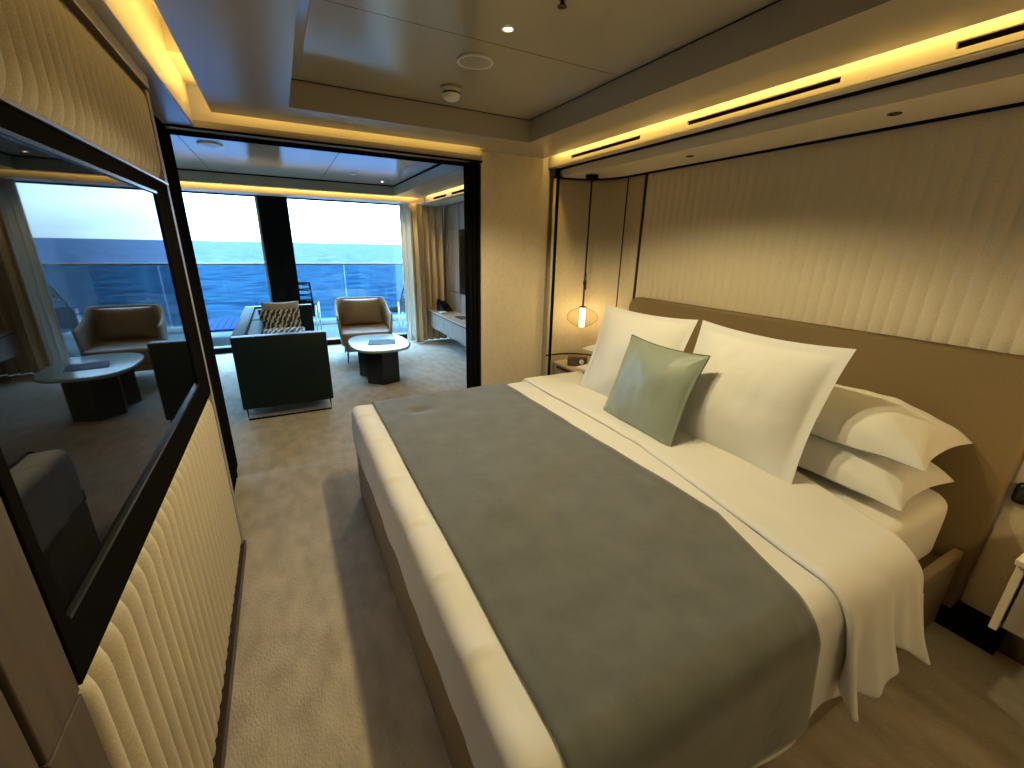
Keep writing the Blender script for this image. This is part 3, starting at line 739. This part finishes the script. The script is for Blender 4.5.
fitting('lounge_ceiling_disc', 'round white disc on the lounge ceiling near the left jamb', 'ceiling disc', -0.42, 4.98, 2.409,
        [('disc', [(0, -0.012), (0.09, -0.012), (0.097, -0.008), (0.097, 0)], 'white')])
fitting('lounge_detector', 'small round fitting in the middle of the lounge ceiling', 'detector', 0.93, 6.0, 2.409,
        [('disc', [(0, -0.014), (0.03, -0.014), (0.036, -0.006), (0.036, 0)], 'white')])

# ------------------------------------------------------------------ sofa
so = thing('two_seat_sofa', 'dark green box sofa with thin metal sled legs in the lounge', 'sofa', (-0.08, 5.42, 0))
X0, X1, Y0, Y1 = -0.40, 0.375, -1.09, 1.08
b = MB(); b.box(X0 - .0, X1, Y0, Y0 + 0.11, 0.115, 0.79, 0.012, 3); b.build('near_arm', M['sofa'], so)
b = MB(); b.box(X0, X1, Y1 - 0.11, Y1, 0.115, 0.79, 0.012, 3); b.build('far_arm', M['sofa'], so)
b = MB(); b.box(X0, X0 + 0.10, Y0 + 0.11, Y1 - 0.11, 0.115, 0.79, 0.012, 3); b.build('back', M['sofain'], so)
b = MB(); b.box(X0 + 0.09, X1 - 0.01, Y0 + 0.11, Y1 - 0.11, 0.115, 0.26, 0.012, 3); b.build('seat_base', M['sofa'], so)
for ya, yb in ((Y0 + 0.115, -0.005), (0.005, Y1 - 0.115)):
    cushion_block(X0 + 0.11, X1 - 0.005, ya, yb, 0.262, 0.44, 0.05, 0.03, 0.015).build('seat_cushion', M['sofain'], so)
    o = cushion_block(X0 + 0.10, X0 + 0.22, ya, yb, 0.44, 0.77, 0.04, 0.03, 0.0).build('back_cushion', M['sofain'], so)
b = MB()
for x in (X0 + .02, X1 - .02):
    pass
b.tube([(X0 + .03, Y0 + .03, 0.115), (X0 + .03, Y0 + .03, 0.008), (X1 - .03, Y0 + .03, 0.008), (X1 - .03, Y0 + .03, 0.115)], 0.008, 8)
b.build('sled_leg', M['black'], so)
b = MB(); b.tube([(X0 + .03, Y1 - .03, 0.115), (X0 + .03, Y1 - .03, 0.008), (X1 - .03, Y1 - .03, 0.008), (X1 - .03, Y1 - .03, 0.115)], 0.008, 8); b.build('sled_leg', M['black'], so)
# cream piping lines on the sofa back
b = MB(); b.tube([(X0 + .004, Y0, 0.788), (X0 + .004, Y1, 0.788)], 0.003, 6); b.tube([(X0 + .10, Y0 + .11, 0.788), (X0 + .10, Y1 - .11, 0.788)], 0.003, 6)
b.build('piping', M['beige'], so)
pillow('cushion', 'black and white patterned cushion propped upright on the sofa', 0.44, 0.42, 0.13, M['pattern'], frame((-0.08, 5.55, 0.66), (1, 0.15, 0.0), (-0.05, 0.35, 1)), seed=31, n=24)
pillow('cushion', 'black and white patterned cushion lying near the front arm of the sofa', 0.44, 0.42, 0.12, M['pattern'], frame((-0.06, 4.80, 0.66), (1, 0.1, 0.0), (0, 1, 0.35)), seed=35, n=24)
pillow('cushion', 'plain beige cushion standing behind the patterned one on the sofa', 0.42, 0.44, 0.12, M['beige'], frame((-0.07, 5.95, 0.68), (1, 0.1, 0), (0, 0.25, 1)), seed=38, n=24)

# ------------------------------------------------------------------ coffee table
ct = thing('coffee_table', 'low coffee table with glossy white oval top on a black faceted base', 'table', (0.935, 5.22, 0))
def superell(a, bb, n, e=2.8): return [(a * math.copysign(abs(math.cos(t)) ** (2 / e), math.cos(t)), bb * math.copysign(abs(math.sin(t)) ** (2 / e), math.sin(t))) for t in [2 * PI * k / n for k in range(n)]]
sp = superell(0.34, 0.49, 64)
b = MB()
rg = [(0.94, 0.425), (0.985, 0.43), (1.0, 0.44), (1.0, 0.452), (0.99, 0.459), (0.97, 0.461)]
b.grid(lambda i, j: (sp[i][0] * rg[j][0], sp[i][1] * rg[j][0], rg[j][1]), 64, len(rg), closed_u=True)
b.f.append(tuple(i * len(rg) for i in range(64))); b.sm.append(False); b.f.append(tuple(i * len(rg) + len(rg) - 1 for i in range(64))); b.sm.append(False)
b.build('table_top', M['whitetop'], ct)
def hexa(cx, cy, r, a0=0.0): return [(cx + r * math.cos(a0 + PI / 3 * k), cy + r * math.sin(a0 + PI / 3 * k)) for k in range(6)]
MB().prism(hexa(0.01, -0.10, 0.215, 0.30), 0, 0.426).build('base', M['blacktable'], ct)
MB().prism(hexa(-0.06, 0.22, 0.17, 0.1), 0, 0.426).build('base', M['blacktable'], ct)
br = thing('brochure', 'open blue grey brochure lying on the coffee table', 'brochure', (0.96, 5.17, 0.462), -0.22)
MB().box(-0.155, 0.0, -0.14, 0.14, 0, 0.004).box(0.0, 0.155, -0.14, 0.14, 0, 0.004).build('pages', mat('brochure_blue', (0.06, 0.09, 0.15), 0.6, spec=0.1, nscale=8, nvar=0.3), br)
MB().box(-0.16, 0.16, -0.145, 0.145, 0.0, 0.0015).build('cover', M['paper'], br)

# ------------------------------------------------------------------ armchair
ac = thing('armchair', 'tan leather tub armchair with beige shell by the window', 'armchair', (0.96, 6.42, 0), -0.06)
b = MB()
def shell(i, j):
    # horseshoe path from front-left round the back to front-right, leaning outward
    n = 48; t = i / n
    L = 0.36; Rr_ = 0.15; w2_, dpt = 0.36, 0.38
    pth = []
    ang = t
    # superellipse horseshoe
    a = -PI * 0.5 + (PI * 2) * 0  # unused
    th = PI * (1 - t) # pi .. 0 : left to right across the back
    e = 4.5
    cx = w2_ * math.copysign(abs(math.cos(th)) ** (2 / e), math.cos(th))
    cy = dpt * abs(math.sin(th)) ** (2 / e)
    if t < 0.06: cx = -w2_; cy = -0.32 * (0.06 - t) / 0.06 + 0.02
    if t > 0.94: cx = w2_; cy = -0.32 * (t - 0.94) / 0.06 + 0.02
    z0 = 0.22; k = j / 10
    ht = 0.66 + 0.17 * max(0, min(1, (cy + 0.02) / 0.33)) ** 1.5
    z = z0 + (ht - z0) * k
    s = 0.90 + 0.10 * k
    return (cx * s, (cy - 0.02) * (0.96 + 0.05 * k), z)
b.grid(shell, 49, 11)
b.build('shell', M['beige'], ac, [('solid', 0.035, 0), ('sub', 1)])
cushion_block(-0.335, 0.335, -0.42, 0.30, 0.24, 0.43, 0.06, 0.04, 0.012, 0.004).build('seat', M['tan'], ac)
cushion_block(-0.31, 0.31, -0.40, 0.30, 0.16, 0.25, 0.06, 0.03).build('seat_base', M['tan'], ac)
o = pillow_mesh(0.56, 0.38, 0.17, pinch=0.04, seed=41, wr_=0.005, n=24).build('back_cushion', M['tan'], ac)
o.matrix_local = frame((0, 0.20, 0.63), (1, 0, 0), (0, 0.22, 1))
for x, y in ((-0.27, -0.33), (0.27, -0.33), (-0.27, 0.27), (0.27, 0.27)):
    MB().tube([(x, y, 0.18), (x * 1.06, y * 1.06, 0)], [0.012, 0.008], 8).build('leg', M['black'], ac)

# ------------------------------------------------------------------ console, lounge TV, telephone
co = thing('console', 'long floating grey wood console with drawers along the lounge right wall', 'console', (2.28, 5.9, 0.28))
MB().box(-0.18, 0.18, -2.3, 1.12, 0.25, 0.275, 0.003).build('top', M['whitetop'] if False else M['palewood'], co)
MB().box(-0.165, 0.18, -2.3, 1.11, 0.0, 0.235, 0.003).build('body', M['greywood'], co)
MB().box(-0.170, -0.164, -2.3, 1.11, 0.236, 0.249).build('shadow_gap', M['black'], co)
for ya, yb in ((0.33, 1.105), (-0.49, 0.32), (-1.31, -0.50), (-2.29, -1.32)):
    MB().box(-0.180, -0.166, ya, yb, 0.004, 0.232, 0.002).build('drawer', M['greywood'], co)
lt = thing('lounge_television', 'black television set into the lounge right wall panels', 'television', (2.45, 5.7, 0.87))
MB().box(-0.01, 0.02, -0.7, 0.70, 0.0, 0.95, 0.004).build('frame', M['blackgloss'], lt)
MB().box(-0.014, -0.009, -0.62, 0.62, 0.10, 0.86).build('screen', M['screen'], lt)
tp = thing('telephone', 'black desk telephone on the console by the curtain', 'telephone', (2.30, 6.72, 0.556), 0.35)
b = MB(); b.prism([(-0.09, -0.1), (0.09, -0.1), (0.09, 0.1), (-0.09, 0.1)], 0, 0.02)
b.add([(-0.09, -0.1, .02), (0.09, -0.1, .02), (0.09, 0.1, .16), (-0.09, 0.1, .16), (0.09, 0.1, .02), (-0.09, 0.1, .02)], [(0, 1, 2, 3), (1, 4, 2), (0, 3, 5), (3, 2, 4, 5)], False)
b.build('body', M['blackgloss'], tp)
MB().tube([(-0.06, -0.09, 0.055), (-0.065, -0.06, 0.095), (-0.065, 0.07, 0.18), (-0.06, 0.09, 0.17)], [0.022, 0.016, 0.016, 0.022], 10).build('receiver', M['black'], tp)
MB().box(0.0, 0.07, -0.04, 0.05, 0.085, 0.09, M=Matrix.Translation((0, 0, 0.0)) @ Matrix.Rotation(0.0, 4, 'X')).build('keypad', M['black'], tp)
pc_ = MB(); pc_.box(-0.05, 0.05, -0.06, 0.06, 0, 0.025, 0.01); o = pc_.build('notepad', M['paper']); o.location = (2.20, 6.50, 0.556); tag(o, 'small white notepad beside the telephone on the console', 'notepad')
o = MB().box(-0.09, 0.09, -0.13, 0.13, 0, 0.01, 0.003).build('tablet', M['blackgloss']); o.location = (2.32, 5.95, 0.556); tag(o, 'black tablet lying on the console below the television', 'tablet')

# ------------------------------------------------------------------ curtains
def curtain(name, x0, x1, y, z0, z1, mt, amp, per, label, ph=0.0, fwd=0.0):
    n = int((x1 - x0) / per * 12)
    def fn(i, j):
        x = x0 + (x1 - x0) * i / n; z = z0 + (z1 - z0) * j / 16
        k = 1.0 + 0.25 * (1 - j / 16)
        a = 2 * PI * (x - x0) / per + ph + 0.8 * math.sin(x * 9) + 0.25 * math.sin(z * 1.5 + x * 5)
        return (x + 0.012 * math.sin(2 * a), y - fwd * max(0.0, min(1.0, (2.10 - x) / 0.15)) * (1 - 0.35 * j / 16) + amp * k * math.sin(a) + 0.01 * nz(x * 6, z * 1.3, 3), z)
    o = MB().grid(fn, n + 1, 17).build(name, mt, None, [('solid', 0.004, 0)])
    tag(o, label, 'curtain'); return o
curtain('curtain', 1.87, 2.45, 7.10, 0.012, 2.20, M['curtain'], 0.045, 0.115, 'cream curtain gathered at the right of the lounge window', fwd=0.16)
curtain('sheer_curtain', 1.755, 1.98, 7.225, 0.012, 2.20, M['sheer'], 0.03, 0.07, 'narrow pale blue sheer curtain at the edge of the cream curtain', fwd=0.10)

# ------------------------------------------------------------------ balcony furniture
def rope_chair(label):
    t = thing('balcony_chair', label, 'chair', (0, 0, -0.02), 0, 'dark rope balcony chairs')
    b = MB()   # frame : chair faces +y, back at -y
    for s in (-1, 1):
        b.tube([(s * 0.27, -0.16, 0.40), (s * 0.27, -0.44, 0.98)], 0.014, 8)
    b.tube([(-0.27, -0.44, 0.98), (0.27, -0.44, 0.98)], 0.014, 8)
    b.tube([(-0.27, -0.16, 0.40), (0.27, -0.16, 0.40)], 0.012, 8)
    b.build('back_frame', M['black'], t)
    b = MB()
    for k in range(13):
        f = k / 12; g = (k + (1 if k % 2 else -1) * 0.9) / 12; g = max(0, min(1, g))
        b.tube([(-0.27, -0.17 - 0.27 * f, 0.42 + 0.56 * f), (0.27, -0.17 - 0.27 * g, 0.42 + 0.56 * g)], 0.011, 5)
    for k in range(6): b.box(-0.27, 0.27, -0.19 - 0.02 * k, -0.17 - 0.02 * k, 0.42 + 0.042 * k, 0.463 + 0.042 * k)
    b.build('rope_back', M['black'], t)
    MB().box(-0.27, 0.27, -0.18, 0.34, 0.385, 0.41, 0.01).build('seat', M['black'], t)
    for s in (-1, 1):
        MB().box(s * 0.30 - 0.02, s * 0.30 + 0.02, -0.28, 0.34, 0.60, 0.62, 0.004).build('armrest', M['blue'], t)
        MB().tube([(s * 0.30, 0.33, 0.60), (s * 0.30, 0.33, 0.0)], 0.014, 8).build('leg', mat('grey_alu', (0.35, 0.4, 0.42), 0.4) if 'grey_alu' not in bpy.data.materials else bpy.data.materials['grey_alu'], t)
        MB().tube([(s * 0.30, -0.25, 0.60), (s * 0.28, -0.22, 0.0)], 0.014, 8).build('leg', bpy.data.materials['grey_alu'], t)
    return t
c1 = rope_chair('dark rope chair on the balcony behind the sofa and wide mullion')
c2 = copy_thing(c1); c2['label'] = 'dark rope chair on the balcony half hidden by the curtain'
c1.location = (0.17, 8.35, -0.02); c1.rotation_euler = (0, 0, -0.15)
c2.location = (1.98, 8.35, -0.02); c2.rotation_euler = (0, 0, 0.5)
bt = thing('balcony_table', 'low blue slatted table on the balcony left of the sofa', 'table', (-1.12, 8.35, -0.02))
b = MB()
for k in range(14): b.box(-0.62 + 0.09 * k, -0.537 + 0.09 * k, -0.62, 0.55, 0.29, 0.32, 0.004)
b.box(-0.62, 0.62, -0.55, -0.5, 0.27, 0.29); b.box(-0.62, 0.62, 0.42, 0.47, 0.27, 0.29)
b.build('slatted_top', M['blue'], bt)
for x, y in ((-0.5, -0.5), (-0.5, 0.4), (0.28, 0.28), (0.5, -0.45)):
    MB().box(x - .035, x + .035, y - .035, y + .035, 0, 0.275, 0.004).build('leg', bpy.data.materials['grey_alu'], bt)

# ------------------------------------------------------------------ lights
# LED coves
light('AREA', 'cove_left_led', (-0.225, 0.8, 2.345), 5.5, AMBER, 0.03, (0, math.radians(115), 0), 4.6).rotation_euler = (0, math.radians(110), 0)
light('AREA', 'cove_opening_led', (0.6, 3.155, 2.33), 0.9, AMBER, 1.65, (math.radians(105), 0, 0), 0.02)
light('AREA', 'cove_fascia_led', (1.99, 0.9, 2.335), 7.5, AMBER, 0.03, (0, math.radians(-60), 0), 4.5)
light('AREA', 'cove_window_led', (0.2, 6.985, 2.335), 7, AMBER, 3.6, (math.radians(70), 0, 0), 0.02)
light('AREA', 'cove_lounge_fascia_led', (2.05, 5.2, 2.335), 4, AMBER, 0.03, (0, math.radians(-60), 0), 3.2)
# recessed ceiling spots, plus unseen fill behind the camera
light('SPOT', 'spot_light', (0.904, 1.787, 2.395), 42, WARM, 0.02, (0, 0, 0), None, math.radians(142), 0.3)
light('SPOT', 'spot_light', (0.86, 1.45, 2.395), 31, WARM, 0.02, (0, 0, 0), None, math.radians(142), 0.3)
light('SPOT', 'spot_light', (0.3, -1.3, 2.26), 1, WARM, 0.02, (0, 0, 0), None, math.radians(140), 0.8)
light('AREA', 'rear_fill_light', (0.2, -1.3, 2.27), 9, WARM, 1.6, (0, 0, 0), 0.3)  # soft warm fill added behind the camera, no ceiling panel stands there
light('SPOT', 'lounge_spot_light', (0.93, 4.15, 2.395), 34, WARM, 0.02, (0, 0, 0), None, math.radians(130), 0.5)
light('SPOT', 'lounge_spot_light', (1.38, 6.5, 2.395), 20, WARM, 0.02, (0, 0, 0), None, math.radians(130), 0.5)
# window portal
pt = light('AREA', 'window_portal', (0.4, 7.55, 1.15), 1, (1, 1, 1), 4.2, (math.radians(-90), 0, 0), 2.2)
COL.objects.unlink(pt)

# ------------------------------------------------------------------ world : bright veiled sky
W = bpy.data.worlds.new('sky'); S.world = W; W.use_nodes = True
N = W.node_tree.nodes; L = W.node_tree.links; bg = N['Background']
tc = N.new('ShaderNodeTexCoord'); sx = N.new('ShaderNodeSeparateXYZ'); L.new(tc.outputs['Generated'], sx.inputs[0])
r = N.new('ShaderNodeValToRGB'); L.new(sx.outputs['Z'], r.inputs[0])
r.color_ramp.elements[0].position = 0.0; r.color_ramp.elements[0].color = (0.17, 0.27, 0.34, 1)
r.color_ramp.elements[1].position = 0.7; r.color_ramp.elements[1].color = (0.62, 1.25, 2.0, 1)
e = r.color_ramp.elements.new(0.12); e.color = (0.28, 0.52, 0.86, 1)
mp = N.new('ShaderNodeMapping'); mp.inputs['Scale'].default_value = (1, 1, 5); L.new(tc.outputs['Generated'], mp.inputs[0])
t = N.new('ShaderNodeTexNoise'); t.inputs['Scale'].default_value = 2.2; t.inputs['Detail'].default_value = 6; L.new(mp.outputs[0], t.inputs['Vector'])
r2 = N.new('ShaderNodeValToRGB'); r2.color_ramp.elements[0].position = 0.42; r2.color_ramp.elements[1].position = 0.75
r2.color_ramp.elements[0].color = (0, 0, 0, 1); r2.color_ramp.elements[1].color = (0.5, 0.5, 0.5, 1); L.new(t.outputs['Fac'], r2.inputs[0])
mx = N.new('ShaderNodeMixRGB'); mx.inputs[2].default_value = (0.45, 0.62, 0.78, 1); L.new(r2.outputs[0], mx.inputs[0]); L.new(r.outputs[0], mx.inputs[1])
L.new(mx.outputs[0], bg.inputs[0]); bg.inputs[1].default_value = 12

S.view_settings.view_transform = 'Standard'; S.view_settings.look = 'None'; S.view_settings.gamma = 1
S.view_settings.use_curve_mapping = False; S.view_settings.exposure = 0.55
S.cycles.max_bounces = 10; S.cycles.diffuse_bounces = 5; S.cycles.glossy_bounces = 4; S.cycles.transparent_max_bounces = 12
S.cycles.sample_clamp_indirect = 6
